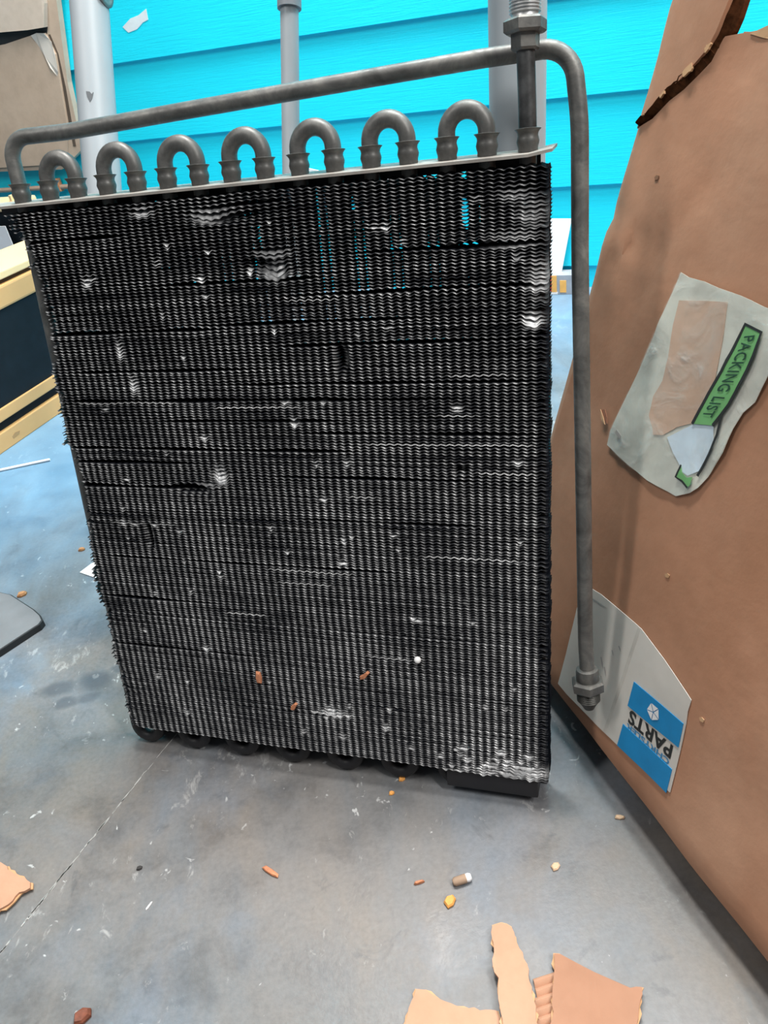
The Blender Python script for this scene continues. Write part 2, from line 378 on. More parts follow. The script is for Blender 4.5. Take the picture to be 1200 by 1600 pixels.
# fins
PITCHF = 0.00262; NF = 199; LAM = 0.02892 / 4
gaps = [(.4205, -.225, -.06, .0016), (.4235, -.06, .10, .0013), (.3585, -.20, .12, .0016), (.372, -.02, .20, .0010), (.4045, .02, .225, .0013), (.2790, -.225, -.07, .0022),
        (.2925, .0, .16, .0013), (.315, -.21, .06, .0014), (.252, .03, .18, .0008), (.473, .10, .225, .0022), (.497, -.225, -.13, .0016), (.443, .03, .225, .0012), (.205, -.2, .1, .0009), (.457, -.08, .04, .0014),
        (.385, -.19, .0, .0011), (.33, .02, .22, .0010), (.16, -.225, -.1, .0014), (.105, -.225, -.06, .0012), (.515, -.02, .03, .0012), (.342, -.1, .05, .0011), (.303, -.22, -.1, .0016)]
folds = [(.0119, .464, .010, .0065, .0075, .22), (-.0368, .5085, .017, .0050, .0065, .30), (.012, .477, .014, .003, .004, .25), (-.100, .5150, .010, .0035, .003, .5), (-.0644, .291, .006, .007, .006, .9), (-.080, .2805, .010, .0028, .004, .35),
         (.205, .010, .02, .006, .0016, .55), (.02, .050, .012, .004, .002, .55), (-.145, .405, .003, .007, .003, .9), (-.137, .374, .003, .007, .003, .8), (-.165, .463, .003, .004, .003, .9),
         (.217, .448, .008, .012, .003, .45), (.212, .492, .010, .010, .003, .3), (-.055, .459, .003, .003, .003, .95), (.013, .34, .003, .003, .003, .95), (.213, .418, .006, .005, .005, .9), (.2, .505, .012, .005, .002, .3), (.20, .475, .016, .005, .0016, .45)]
for _ in range(60):
    folds.append((.215 - abs(rng.normal(0, .045)), abs(rng.normal(.008, .010)), rng.uniform(.0015, .0045), rng.uniform(.001, .0025), rng.uniform(.001, .0028), rng.uniform(.6, 1.0)))
for _ in range(14):
    folds.append((.02 + rng.normal(0, .008), .050 + rng.normal(0, .003), rng.uniform(.0015, .003), rng.uniform(.001, .002), rng.uniform(.001, .002), rng.uniform(.6, 1.0)))
for _ in range(70):
    folds.append((rng.uniform(-.21, .21), rng.uniform(.02, .51), rng.uniform(.0012, .004), rng.uniform(.001, .003), rng.uniform(.001, .003), rng.uniform(.5, 1.0)))
holes = [(.0607, .3925, .005, .011, .009), (-.152, .228, .0035, .012, .006), (-.003, .469, .012, .004, .004), (-.095, .2775, .016, .003, .006), (-.015, .505, .02, .004, .004), (.165, .49, .002, .002, .003), (.155, .3, .006, .003, .004)]
slots = [(-.108, .520, .004, .008), (-.0911, .5236, .0025, .006), (-.076, .515, .0028, .014), (-.0614, .507, .0028, .015), (-.033, .506, .0022, .010), (-.0133, .5005, .0025, .008), (-.0040, .489, .003, .007), (.0066, .484, .0022, .004),
         (.0225, .5195, .0035, .006), (.0506, .506, .0032, .014), (.0624, .507, .0045, .014), (.078, .506, .0035, .004), (.090, .510, .0042, .005), (.1631, .4935, .0038, .010), (.1752, .4935, .0030, .009), (-.197, .498, .0032, .012), (-.202, .513, .0022, .006), (-.160, .516, .0025, .005),
         (.098, .5215, .004, .0022), (.1065, .5215, .002, .0018), (.1215, .5205, .004, .0020), (.1345, .5205, .0025, .0018), (.1415, .520, .0045, .0018), (.163, .519, .004, .0018), (.171, .5225, .003, .0015)]
def edge_noise(z, amp, seed):
    return amp * (noise.noise((z * 55, seed, 0)) * 0.9 + noise.noise((z * 160, seed, 3)) * 0.7)
brights = [(.3205, .075, .212), (.2985, .17, .212), (.2735, .055, .078), (.2010, -.03, .05), (.1870, -.02, .03), (.357, -.20, -.10), (.352, -.06, .02), (.44, .02, .06), (.222, .12, .2), (.15, -.08, -.04), (.376, .15, .19), (.345, .14, .165), (.118, .06, .1), (.24, -.19, -.12)]
for i in range(NF):
    zc = 0.0018 + i * PITCHF
    if zc > PZ - 0.001: break
    xl = -0.2235 + 0.0018 + edge_noise(zc, 0.0058, 1.3) + .005 * round(1.6 * noise.noise((zc * 17, 2.2, .4))) + (0.004 if rng.random() < .12 else 0) - (0.012 * max(0, (zc - .488) / .036)); xr = 0.2243 + edge_noise(zc, 0.0012, 5.1)
    if .352 < zc < .364: xl += .003
    nx = int((xr - xl) / 0.0014); X = np.linspace(xl, xr, nx)
    ph = 0.15 * math.sin(zc * 30 + 1) + 0.06 * rng.standard_normal()
    s = X / LAM * 2 * PI + ph
    amp = 0.00062 * (1 + 0.15 * rng.standard_normal())
    W = amp * (np.sin(s) - 0.11 * np.sin(3 * s) + 0.12 * np.sin(2 * s + .6))
    Dz = np.zeros(nx)
    for (gz, x0, x1, a) in gaps:
        win = 1 / (1 + np.exp(-(X - x0) / .006)) / (1 + np.exp((X - x1) / .006))
        local = a * (0.75 + 0.35 * np.sin(X * 55 + gz * 700))
        Dz += np.sign(zc - gz) * local * win * math.exp(-abs(zc - gz) / .0075)
    lf = rng.uniform(0, 6.28, 3); Dz += 0.00016 * np.sin(X * 28 + lf[0]) + 0.00013 * np.sin(X * 61 + lf[1]) + 0.0001 * np.sin(X * 140 + lf[2])
    fr = np.zeros(nx); wr = np.zeros(nx); push = np.zeros(nx); st = np.zeros(nx)
    for (fx, fz, rx, rz, a, w_) in folds:
        if abs(zc - fz) > rz * 2.4: continue
        g = np.exp(-((X - fx) / rx) ** 2 - ((zc - fz) / rz) ** 2); fr += a * g; wr = np.maximum(wr, w_ * np.minimum(1, g * 1.4))
    for (hx, hz, rx, rz, a) in holes:
        if abs(zc - hz) > rz * 2.4: continue
        push += a * np.exp(-((X - hx) / rx) ** 4 - ((zc - hz) / rz) ** 4)
    for (sx, sz, rx, rz) in slots:
        if abs(zc - sz) > rz * 1.6: continue
        st = np.maximum(st, np.exp(-((X - sx) / (rx * .72)) ** 6 - ((zc - sz) / rz) ** 6))
    # ends of the fins are crumpled
    er = np.exp(-((xr - X) / .007) ** 2); el = np.exp(-((X - xl) / .006) ** 2)
    jr = rng.standard_normal(); jl = rng.standard_normal()
    Dz += er * (jr * .0007 - .0008) + el * (jl * .0007)
    push += el * abs(rng.standard_normal()) * .002 + er * (0.0012 + abs(rng.standard_normal()) * .0015)
    rough_y = 0.0003 * np.sin(X * 33 + zc * 60) + 0.00025 * rng.standard_normal()
    mid = 0.0025 * (1 - st)
    base_w = 0.43 + 0.10 * rng.standard_normal() + 0.16 * np.sin(X * 40 + zc * 25) * np.sin(zc * 33) + 0.08 * rng.standard_normal(nx)
    base_w *= 0.05 + 1.25 * (0.5 + 0.5 * np.sin(s - 1.9)) ** 3.2  # edge wear patterned along the waves, painting in glints on the crests
    for (bz, b0, b1) in brights:
        if abs(zc - bz) < PITCHF * .5: base_w = np.maximum(base_w, .85 / (1 + np.exp(-(X - b0) / .002)) / (1 + np.exp((X - b1) / .002)) * (.5 + .5 * np.sin(s - 1.9) ** 2))
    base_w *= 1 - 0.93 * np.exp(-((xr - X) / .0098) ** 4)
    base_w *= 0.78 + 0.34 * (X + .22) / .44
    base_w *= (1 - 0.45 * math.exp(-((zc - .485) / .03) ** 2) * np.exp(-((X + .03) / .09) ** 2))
    Z = zc + W + Dz; Zm = zc + W + .25 * Dz
    hem = 0.00062
    rows = [(push + rough_y, Z - fr - hem, np.clip(base_w, .0, .8)), (push + rough_y + .0004, Z - fr * .8, np.clip(base_w * .8, .0, .8)),
            (push + rough_y + .0028 + fr * .35, Z - fr * .25 + mid * .1, np.clip(base_w * .06, 0, .1)), (push * .5 + .010, Zm + .86 * mid, np.zeros(nx)), (np.full(nx, .019), Zm - .55 * mid, np.zeros(nx)), (np.full(nx, FD), zc + W, np.zeros(nx))]
    V = np.concatenate([np.stack([X, np.broadcast_to(y_, (nx,)), np.minimum(z_, PZ - .0003)], 1) for (y_, z_, _) in rows])
    wear_glint = np.concatenate([np.maximum(w_, wr * (1 if k < 3 else 0)) for k, (_, _, w_) in enumerate(rows)])
    nr = len(rows); idx = np.arange(nx - 1)
    F = np.concatenate([np.stack([k * nx + idx, k * nx + idx + 1, (k + 1) * nx + idx + 1, (k + 1) * nx + idx], 1) for k in range(nr - 1)])
    me = bpy.data.meshes.new('fin')
    me.vertices.add(len(V)); me.vertices.foreach_set('co', V.astype(np.float32).ravel())
    me.loops.add(F.size); me.loops.foreach_set('vertex_index', F.astype(np.int32).ravel())
    me.polygons.add(len(F)); me.polygons.foreach_set('loop_start', np.arange(0, F.size, 4, dtype=np.int32))
    me.update(calc_edges=True); me.polygons.foreach_set('use_smooth', np.ones(len(F), bool))
    at = me.attributes.new('wear_glint', 'FLOAT', 'POINT'); at.data.foreach_set('value', wear_glint.astype(np.float32))
    link('fin', me, MFIN, coil)
# tubes, plates, hairpins, return bends
tube_me = MB().sweep([(0, 0, 0.0), (0, 0, PZ + .004)], 0.0061, 12)
t0 = None
for i, x in enumerate(TX):
    if t0 is None: t0 = tube_me.build('tube', MT, coil, True, 40); o = t0
    else:
        o = t0.copy(); COL.objects.link(o); o.parent = coil
    o.location = (x, TY, 0)
plate = MB(); n = 30
for i in range(n):
    x0 = -0.268 + (0.2268 + 0.268) * i / n; x1 = -0.268 + (0.2268 + 0.268) * (i + 1) / n
    lift = lambda x: 0.0030 * max(0, (x - .205) / .02) ** 2 * .6
    q8 = [(x_, y_, PZ + h_ + lift(x_) + .15 * (y_ + .0022)) for h_ in (0, .0020) for (x_, y_) in ((x0, -.0022), (x1, -.0022), (x1, .036), (x0, .036))]
    plate.add(q8, [(0, 3, 2, 1), (4, 5, 6, 7), (0, 1, 5, 4), (2, 3, 7, 6)] + ([(0, 4, 7, 3)] if i == 0 else []) + ([(1, 2, 6, 5)] if i == n - 1 else []))
plate.build('top_plate', MPLATE, coil)
MBLKM = simple('black_painted_metal', (0.012, 0.012, 0.014), 0.5)
MB().box(-.2600, .2160, FD - .001, FD + .0006, PZ - .0036, PZ + .0045).build('plate_gap_blocker', MBLKM, coil)  # added black strip, blocks the bright wall showing under the plate
bp = MB().box(-.215, .2215, .003, FD + .004, -.0012, .0008).build('bottom_plate', MBLKM, coil)
MB().box(-.210, .2205, FD + .0022, FD + .0040, -.0250, .0008).build('bottom_light_blocker', MBLKM, coil)  # added black strip, blocks light from the wall under the coil
bp2 = MB().box(.128, .215, .004, FD, -.0215, -.0012).build('bottom_bracket', MBLKM, coil, bevel=.0015)
h0 = None
for i in range(0, 16, 2):
    xm = (TX[i] + TX[i + 1]) / 2; r = 0.02892 / 2
    if h0 is None:
        pts = [Vector((-r, 0, .006)), Vector((-r, 0, -.006))] + arc((0, 0, -.0068), r, PI, 2 * PI, (1, 0, 0), (0, 0, 1), 12) + [Vector((r, 0, -.006))] + [Vector((r, 0, .006))]
        h0 = MB().sweep(pts, 0.0063, 12).build('hairpin_bend', MBLKM, coil, True, 50); o = h0
    else: o = h0.copy(); COL.objects.link(o); o.parent = coil
    o.location = (xm, TY, 0)
CUP = [(.0066, .0), (.0070, .0015), (.0070, .004), (.0077, .0062), (.0080, .0078), (.0076, .0095), (.0071, .0115), (.0074, .0132), (.0086, .0148), (.0094, .0155), (.0089, .0157), (.0066, .0138)]
cup_me = fixn(mesh('flared_collar', *(lambda m: (m.v, m.f))(MB().lathe(CUP, seg=20))))
cup_me.materials.append(MCUP)
cup_me.polygons.foreach_set('use_smooth', [True] * len(cup_me.polygons)); cup_me.set_sharp_from_angle(angle=math.radians(50))
def collar(parent, x, z=0, rot=(0, 0, 0)):
    o = bpy.data.objects.new('flared_collar', cup_me); COL.objects.link(o); o.parent = parent; o.location = (x, 0, z); o.rotation_euler = rot; return o
PT = PZ + .0036
for j, i in enumerate(range(1, 15, 2)):
    xm = (TX[i] + TX[i + 1]) / 2; r = 0.02892 / 2; hh = 0.0185 + random.uniform(-.0007, .0007)
    pts = [Vector((-r, 0, .006))] + [Vector((-r, 0, hh - .003))] + arc((0, 0, hh), r, PI, 0, (1, 0, 0), (0, 0, 1), 18) + [Vector((r, 0, hh - .003)), Vector((r, 0, .006))]
    rb = MB().sweep(pts, 0.0063, 16).build('return_bend', MT, coil, True, 50)
    rb.location = (xm, TY, PT); rb.rotation_euler = (random.uniform(-.03, .03), random.uniform(-.015, .015), random.uniform(-.03, .03))
    collar(rb, -r); collar(rb, r)
# long pipe that leaves the first tube, crosses over the top and runs down the right side
path = [(TX[0], TY, PT + .006), (TX[0] - .0025, TY + .001, .5815), (-.170, .022, .5815), (-.0515, .0245, .5862), (.1017, .034, .5929), (.173, .034, .5951), (.2365, .034, .5958), (.2425, .032, .548), (.2442, .029, .4585), (.2507, .019, .2605), (.2542, .017, .1435), (.2562, .017, .1120)]
pts = rounded(path, [.0165, .3, .5, .5, .3, .0225, .25, .4, .4, .3], 8)
pipe = MB().sweep(pts, 0.0063, 18).build('long_pipe', MT, coil, True, 50)
c_ = collar(pipe, 0); c_.location = (TX[0], TY, PT)
ax = (Vector(path[-1]) - Vector(path[-2])).normalized(); e0 = Vector(path[-1])
MB().lathe([(.0068, -.004), (.0092, -.003), (.0098, .0), (.0098, .007), (.0094, .0085)], e0, ax, 20).build('sleeve', MCUP, pipe, True, 40)
MB().lathe([(.0125, .0075), (.0148, .0092), (.0148, .0165), (.0125, .0182)], e0, ax, 6, hexa=True).build('hex_nut', MCUP, pipe)
prof = [(.0095, .018)]
for k in range(6): prof += [(.0102, .0188 + k * .0018), (.0093, .0197 + k * .0018)]
prof += [(.0085, .030), (.0062, .0335), (.0045, .037)]
MB().lathe(prof, e0, ax, 18).build('threaded_end', simple('dark_thread_metal', (.06, .06, .055), .5, .5), pipe, True, 30)
# riser with flare fitting on the last tube
riser = MB().sweep([(TX[15], TY, PT + .006), (TX[15] - .0003, TY, .56), (TX[15] - .0012, TY, .597)], .0063, 18).build('riser_pipe', simple('dark_riser_metal', (.075, .077, .078), .42, .5, var=.7, scale=50), coil, True, 50)
c_ = collar(riser, 0); c_.location = (TX[15], TY, PT)
rx = TX[15] - .0013; c0 = (rx, TY, 0)
MB().lathe([(.0085, .5930), (.0098, .5945), (.0098, .6035)], c0, (0, 0, 1), 6, hexa=True).build('fitting_body', MT, riser)
MB().lathe([(.0128, .6030), (.0148, .6045), (.0148, .6105), (.0128, .6122)], c0, (0, 0, 1), 6, hexa=True).build('hex_nut', MT, riser)
prof = [(.0100, .6115), (.0093, .613), (.0093, .6145)]
for k in range(7): prof += [(.0106, .6152 + k * .0020), (.0106, .6158 + k * .0020), (.0097, .6164 + k * .0020), (.0097, .6170 + k * .0020)]
prof += [(.0085, .631)]
MB().lathe(prof, c0, (0, 0, 1), 22).build('threaded_end', MSILVER, riser, True, 30)

# ------------------------------------------------------------------ big brown carton leaning on its back edge
S = 0.9443
BE = -1.305584; BL = math.radians(18.5)
BK = Vector((0.10274, 0.63967, 0.0360))
carton = thing('brown_carton', 'large battered brown cardboard carton with torn top, tilted back beside the coil', 'carton', BK, (-BL, 0, BE))
BD = 0.1130; TH = 0.0035
def bow(x, z):
    d = 0.0022 * noise.noise((x * 7, z * 7, 1.7)) + 0.0011 * noise.noise((x * 17, z * 17, 4.2))
    d += 0.006 * max(0, 1 - x / .012) ** 2 + 0.004 * max(0, 1 - z / .010) ** 2
    zk = z - (.4285 - .22 * x); wx = max(0, 1 - max(0, x - .02) / .09)          # crease across the left edge
    d += wx * (.0030 * math.exp(-max(0, zk) / .010) if zk > 0 else -.0016 * math.exp(zk / .05))
    d += .0022 * math.exp(-((x - .022) / .006) ** 2 - ((z - .395 - (x - .02) * 1.2) / .014) ** 2)
    d -= .0016 * math.exp(-((z - .385 + .8 * (x - .03)) / .012) ** 2) * math.exp(-((x - .02) / .03) ** 2)
    d += .0020 * math.exp(-((x - .105 - (z - .48) * .12) / .010) ** 2 - ((z - .475) / .022) ** 2)
    d += 0.0030 * math.exp(-((x - .10) / .02) ** 2 - ((z - .555) / .03) ** 2)
    d -= 0.0014 * math.exp(-((x - .066 - (z - .3) * .3) / .010) ** 2 - ((z - .40) / .06) ** 2)
    return d
KT = 0.97784; XW = 0.56; ZT = 0.588 * KT
tear = [(x * KT, z * KT) for x, z in [(.0050, .5165), (.0205, .5260), (.0350, .5400), (.0480, .5485), (.0600, .5590), (.0690, .5680), (.0735, .5790)]]
front_poly = [(0, 0), (XW, 0), (XW, ZT), (.120, ZT - .0015), (.086, ZT - .006), (.0765 * KT, .5800 * KT)] + list(reversed([(x + .0022, z - .004) for x, z in tear[1:-1]])) + [(.0062, .5135 * KT), (.0, .5135 * KT)]
fp = MB().prism(front_poly, lambda x, z: (x, 0, z), lambda x, z: (x, TH, z))
me = fixn(mesh('front_panel', fp.v, fp.f)); grid_cut(me, .012, (0, 2))
for v in me.vertices: v.co.y += bow(v.co.x, v.co.z)
front = link('front_panel', me, MCARD, carton, True, 35)
flap_poly = [(0.0, .5135 * KT), (.0052, .5150 * KT)] + [(x - .0012, z + .0025) for x, z in tear[1:]] + [(.0755, .590), (.0790, .607), (.0785, .65), (.074, .70), (-.004, .70), (-.0035, .60)]
fl = MB().prism(flap_poly, lambda x, z: (x, -.0012, z), lambda x, z: (x, -.0012 + TH, z))
me = fixn(mesh('torn_flap', fl.v, fl.f)); grid_cut(me, .012, (0, 2))
for v in me.vertices:
    k = max(0, (v.co.z - .5135 * KT) / .1); v.co.y += bow(v.co.x, v.co.z) - .006 * k * min(1, max(0, v.co.x) / .05)
flapo = link('torn_flap', me, MCARD, carton, True, 35)
# ragged brown core showing along the tear
tc = MB(); tl = []
for i in range(len(tear) - 1):
    for k in range(5):
        t = k / 5; tl.append((tear[i][0] * (1 - t) + tear[i + 1][0] * t, tear[i][1] * (1 - t) + tear[i + 1][1] * t))
tl.append(tear[-1]); tl += [(.0755 + .001 * k, .575 + .009 * k) for k in range(8)]
wd_ = [0.0008 + 0.0068 * min(1, i / 22) * (0.65 + 0.5 * random.random()) for i in range(len(tl))]
ou = [(x - w * .62, z + w * .75) for (x, z), w in zip(tl, wd_)]; lo = [(x + w * .70, z - w * .60) for (x, z), w in zip(tl, wd_)]
ou = [(x + random.uniform(-.0010, .0010), z + random.uniform(-.0008, .0012)) if i else (x + .003, z) for i, (x, z) in enumerate(ou)]; lo = [(x + random.uniform(-.0011, .0011), z + random.uniform(-.0014, .0008)) if i else (x + .003, z - .001) for i, (x, z) in enumerate(lo)]
vs = []; 
for (a, b), (c, d) in zip(ou, lo): vs += [(a, -.0036, b), (c, .0015, d), (c, .0060, d), (a, .0060, b)]
fs = []
for i in range(len(ou) - 1):
    a = i * 4; b = a + 4; fs += [(a, b, b + 1, a + 1), (a + 1, b + 1, b + 2, a + 2), (a + 3, b + 3, b, a)]
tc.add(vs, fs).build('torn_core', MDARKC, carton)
for (i0, i1, sc_) in ((3, 5, .5), (8, 12, .55), (16, 21, .8), (24, 29, .7)):
    m_ = MB(); pts_ = [ou[i] for i in range(i0, i1)] + [((ou[i][0] * .45 + lo[i][0] * .55) + random.uniform(-.001, .001), (ou[i][1] * .45 + lo[i][1] * .55)) for i in range(i1 - 1, i0 - 1, -1)]
    cx_ = sum(p[0] for p in pts_) / len(pts_); cz_ = sum(p[1] for p in pts_) / len(pts_)
    pts_ = [(cx_ + (p[0] - cx_) * sc_, cz_ + (p[1] - cz_) * sc_) for p in pts_]
    m_.prism(pts_, lambda x, z: (x, -.0050, z), lambda x, z: (x, -.0032, z)).build('torn_shred', MTORN, carton)
MB().box(0.006, XW, BD - TH, BD, .0, ZT - .02).build('back_panel', MCARD, carton)
MB().box(0.004, .004 + TH, .007, BD - TH, .004, ZT - .09).build('side_panel', MCARD, carton)
MB().box(XW - TH, XW, TH, BD - TH, .0, ZT - .03).build('side_panel', MCARD, carton)
MB().box(0.006, XW, .006, BD, .0, TH).build('bottom_panel', MCARD, carton)
tp = MB().prism([(.088, 0.004), (XW, .004), (XW, BD), (.11, BD), (.095, .04)], lambda x, y: (x, y, ZT - .0045 + .05 * y), lambda x, y: (x, y, ZT - .0045 - TH + .05 * y)).build('top_panel', MCARD, carton)
# scuffed pale edge of the top right
MB().prism([(.097, ZT - .006), (.112, ZT - .0085), (.14, ZT - .010), (.20, ZT - .006), (.2, ZT + .001), (.118, ZT + .0005)], lambda x, z: (x, -.0010 + bow(x, z), z), lambda x, z: (x, .001 + bow(x, z), z)).build('scuffed_edge', MTORN, carton)
# small dents torn in the paper face
def onbox(poly, h, name, mat, parent, base=0.0, thick=.0006, res=None):
    m_ = MB().prism([(x * S, z * S) for x, z in poly], lambda x, z: (x, 0, z), lambda x, z: (x, thick, z))
    me = fixn(mesh(name, m_.v, m_.f)); grid_cut(me, res or .01, (0, 2))
    for v in me.vertices: v.co.y += bow(v.co.x, v.co.z) - h - thick
    return link(name, me, mat, parent)
onbox([(.0720, .297), (.080, .292), (.0875, .290), (.084, .2955), (.0785, .3005)], .0022, 'paper_tear', simple('torn_paper_face', (.30, .13, .075), .9), carton)
onbox([(.0735, .2985), (.0790, .2905), (.0860, .2885), (.0800, .2940)], .0030, 'torn_shred', MTORN, carton)
for (x, z) in ((.2145, .206), (.30, .123), (.052, .498)):
    onbox([(x - .002, z), (x, z - .002), (x + .003, z - .001), (x + .003, z + .002), (x, z + .002)], .0003, 'scuff_spot', MTORN if z < .3 else simple('brown_speck', (.22, .11, .06), .9), carton)

# parts label, upside down
LAB = [(.1316, .1366), (.150, .1405), (.169, .1421), (.209, .1451), (.2447, .1394), (.278, .1318), (.2850, .1300), (.2862, .1180), (.2893, .107), (.302, .0400), (.268, .0318), (.232, .0263), (.200, .0205), (.1715, .0170), (.150, .0146), (.1329, .0144), (.1299, .0531), (.1242, .1057)]
label = onbox(LAB, .0006, 'parts_label', MLABEL, carton)
label['label'] = 'white parts label with two blue bands'
onbox([(.2237, .0962), (.2552, .1012), (.2872, .1060), (.2917, .0830), (.258, .0760), (.2271, .0705)], .0014, 'blue_band', MBLUE, label)
onbox([(.2303, .0508), (.262, .0555), (.2948, .0603), (.2994, .0369), (.2660, .0322), (.2333, .0270)], .0014, 'blue_band', MBLUE, label)
onbox([(.205, .1440), (.209, .1440), (.215, .024), (.211, .0235)], .0012, 'fold_line', simple('label_fold_shade', (.54, .505, .455), .7), label, thick=.0001)
def text_geo(s, bold=0.0, space=1.0):
    cu_ = bpy.data.curves.new('lettering', 'FONT'); cu_.body = s; cu_.offset = bold; cu_.space_character = space; cu_.resolution_u = 3
    o = bpy.data.objects.new('lettering', cu_); COL.objects.link(o)
    dg = bpy.context.evaluated_depsgraph_get(); dg.update(); em = o.evaluated_get(dg).to_mesh()
    V = [Vector(v.co) for v in em.vertices]; F = [tuple(p.vertices) for p in em.polygons]
    o.evaluated_get(dg).to_mesh_clear(); bpy.data.objects.remove(o)
    x0 = min(v.x for v in V); x1 = max(v.x for v in V); y0 = min(v.y for v in V); y1 = max(v.y for v in V)
    return [((v.x - x0) / (x1 - x0), (v.y - y0) / (y1 - y0)) for v in V], F
def boxtext(s, org, xd, yd, h, mat, parent, bold=0.0, space=1.0, name='lettering', warp=None):
    """text laid on the carton: org = lower-left corner of the text, xd / yd = its full width and height vectors"""
    V, F = text_geo(s, bold, space); vs = []
    for a, b in V:
        x = org[0] + xd[0] * a + yd[0] * b; z = org[1] + xd[1] * a + yd[1] * b
        if warp: x, z = warp(a, b)
        x *= S; z *= S; vs.append((x, bow(x, z) - h, z))
    me = mesh(name, vs, F)
    return link(name, me, mat, parent)
boxtext('PARTS', (.2865, .0795), (-.0555, -.0095), (.0026, -.0135), .0016, MBLACKINK, label, .03)
boxtext('CHRYSLER', (.2890, .0652), (-.0555, -.0095), (.0011, -.0056), .0016, MLBLUE, label, .03)
# five-point star in a white pentagon
cx, cz, rr_ = .2560, .0895, .0085
pent = [(cx + rr_ * math.cos(a) * 1.0, cz + rr_ * math.sin(a)) for a in [(-PI / 2 + .15) + 2 * PI * k / 5 for k in range(5)]]
emb = MB(); 
for k in range(5):
    a, b = pent[k], pent[(k + 1) % 5]; g = .055
    tri = [(cx, cz), a, b]; gx = sum(p[0] for p in tri) / 3; gz = sum(p[1] for p in tri) / 3
    tri = [(gx + (p[0] - gx) * .86, gz + (p[1] - gz) * .86) for p in tri]
    def m3(x, z, h=.0026): x *= S; z *= S; return (x, bow(x, z) - h, z)
    emb.add([m3(*p) for p in tri], [(0, 1, 2)])
emb.build('star_emblem', MWHITE, label)
mk = MB()
for (x, z, l, w_, sl) in ((.137, .128, .020, .0008, .25), (.150, .1305, .014, .0007, .25), (.176, .0855, .012, .0012, -.9), (.184, .0800, .010, .0010, -.9), (.178, .070, .013, .0012, -.8), (.168, .066, .008, .0012, -.9), (.170, .056, .008, .0010, -.7), (.178, .049, .010, .0011, -.8), (.172, .038, .008, .0012, -.8),
                          (.145, .082, .006, .0010, -.9), (.186, .102, .006, .0008, -.8), (.192, .112, .006, .0009, -.7)):
    c_, s_ = math.cos(sl), math.sin(sl)
    vs = [((x + l * a * c_ - w_ * b * s_) * S, (z + l * a * s_ + w_ * b * c_) * S) for a, b in ((0, -1), (.6, -.7), (1, .2), (.5, 1), (0, .5))]
    mk.add([(vx, bow(vx, vz) - .0015, vz) for vx, vz in vs], [(0, 1, 2, 3, 4)])
pm = mk.build('faded_print', MGREYINK, label)

# packing list pouch
PO = [(.1174, .4355), (.1268, .4340), (.145, .4352), (.160, .4343), (.185, .4350), (.2091, .4335), (.2415, .4338), (.2408, .418), (.2372, .402), (.2347, .3850), (.2325, .370), (.2262, .3590), (.2235, .345), (.2230, .325), (.2175, .3012), (.2128, .289), (.2074, .2815), (.1943, .2714), (.1581, .2676), (.125, .2690), (.0959, .2723), (.0945, .285), (.099, .315), (.105, .350), (.111, .390)]
def pwave(x, z): return 0.0016 + .0016 * max(0, noise.noise((x * 38, z * 20, 8.8))) + .0012 * max(0, noise.noise((x * 90, z * 60, 2.2))) + .006 * max(0, (x - .19) / .05) ** 1.5 * (0.5 + .5 * math.sin(z * 85))
def onpouch(poly, dh, name, mat, parent, thick=.0004, res=.006, flat=None):
    m_ = MB().prism([(x * S, z * S) for x, z in poly], lambda x, z: (x, 0, z), lambda x, z: (x, thick, z))
    me = fixn(mesh(name, m_.v, m_.f)); grid_cut(me, res, (0, 2))
    for v in me.vertices: v.co.y += bow(v.co.x, v.co.z) - pwave(v.co.x, v.co.z) - dh - thick
    return link(name, me, mat, parent, True, 50)
pouch = onpouch(PO, .0002, 'packing_pouch', MPOUCH, carton)
pouch['label'] = 'cloudy plastic packing list pouch'
onpouch([(.1253, .4150), (.150, .4215), (.1752, .4276), (.1815, .4059), (.1904, .3681), (.1860, .3339), (.1700, .3230), (.1581, .3102), (.1480, .3060), (.1353, .3180), (.1320, .335), (.1360, .350), (.1340, .370), (.1280, .395)], .0008, 'packing_slip', MSLIP, pouch)
onpouch([(.1640, .3110), (.1860, .3330), (.2051, .3396), (.2120, .325), (.2094, .3028), (.1995, .2930), (.1918, .2930), (.186, .297), (.176, .302)], .0010, 'inner_sheet', MINNER, pouch)
gl = [(.2000, .4180), (.1975, .400), (.1940, .380), (.1895, .360), (.1845, .3322)]; gr = [(.2179, .4174), (.2185, .400), (.2165, .380), (.2130, .360), (.2051, .3396)]
film = onpouch([(x, z) for x, z in PO[:-1]], .0016, 'clear_film', MFILM, pouch, thick=.0002)
gs = onpouch(gl + gr[::-1], .0021, 'green_strip', MGREEN, pouch, thick=.0002)
def ribbon(pts, w_): 
    out = []; 
    for i, (x, z) in enumerate(pts):
        a = Vector(pts[max(i - 1, 0)]); b = Vector(pts[min(i + 1, len(pts) - 1)]); d = (b - a).normalized(); out.append(((x - d.y * w_, z + d.x * w_), (x + d.y * w_, z - d.x * w_)))
    return [o[0] for o in out] + [o[1] for o in reversed(out)]
rim = gr[::-1]
onpouch(ribbon([(.2051, .3396), (.2130, .360), (.2165, .380), (.2185, .400), (.2179, .4174), (.2000, .4180), (.1975, .400), (.1940, .380), (.1895, .360), (.1845, .3322)], .0013), .0024, 'strip_border', MBLACKINK, pouch, thick=.0002)
onpouch(ribbon([(.2090, .351), (.2125, .335), (.2118, .318), (.2095, .298)], .0011), .0024, 'strip_border', MBLACKINK, pouch, thick=.0002)
onpouch([(.1890, .2866), (.1890, .2980), (.1935, .2930), (.2000, .2915), (.2057, .2952), (.2065, .2880), (.2045, .2850), (.197, .2870)], .0021, 'green_scrap', MGREEN, pouch, thick=.0002)
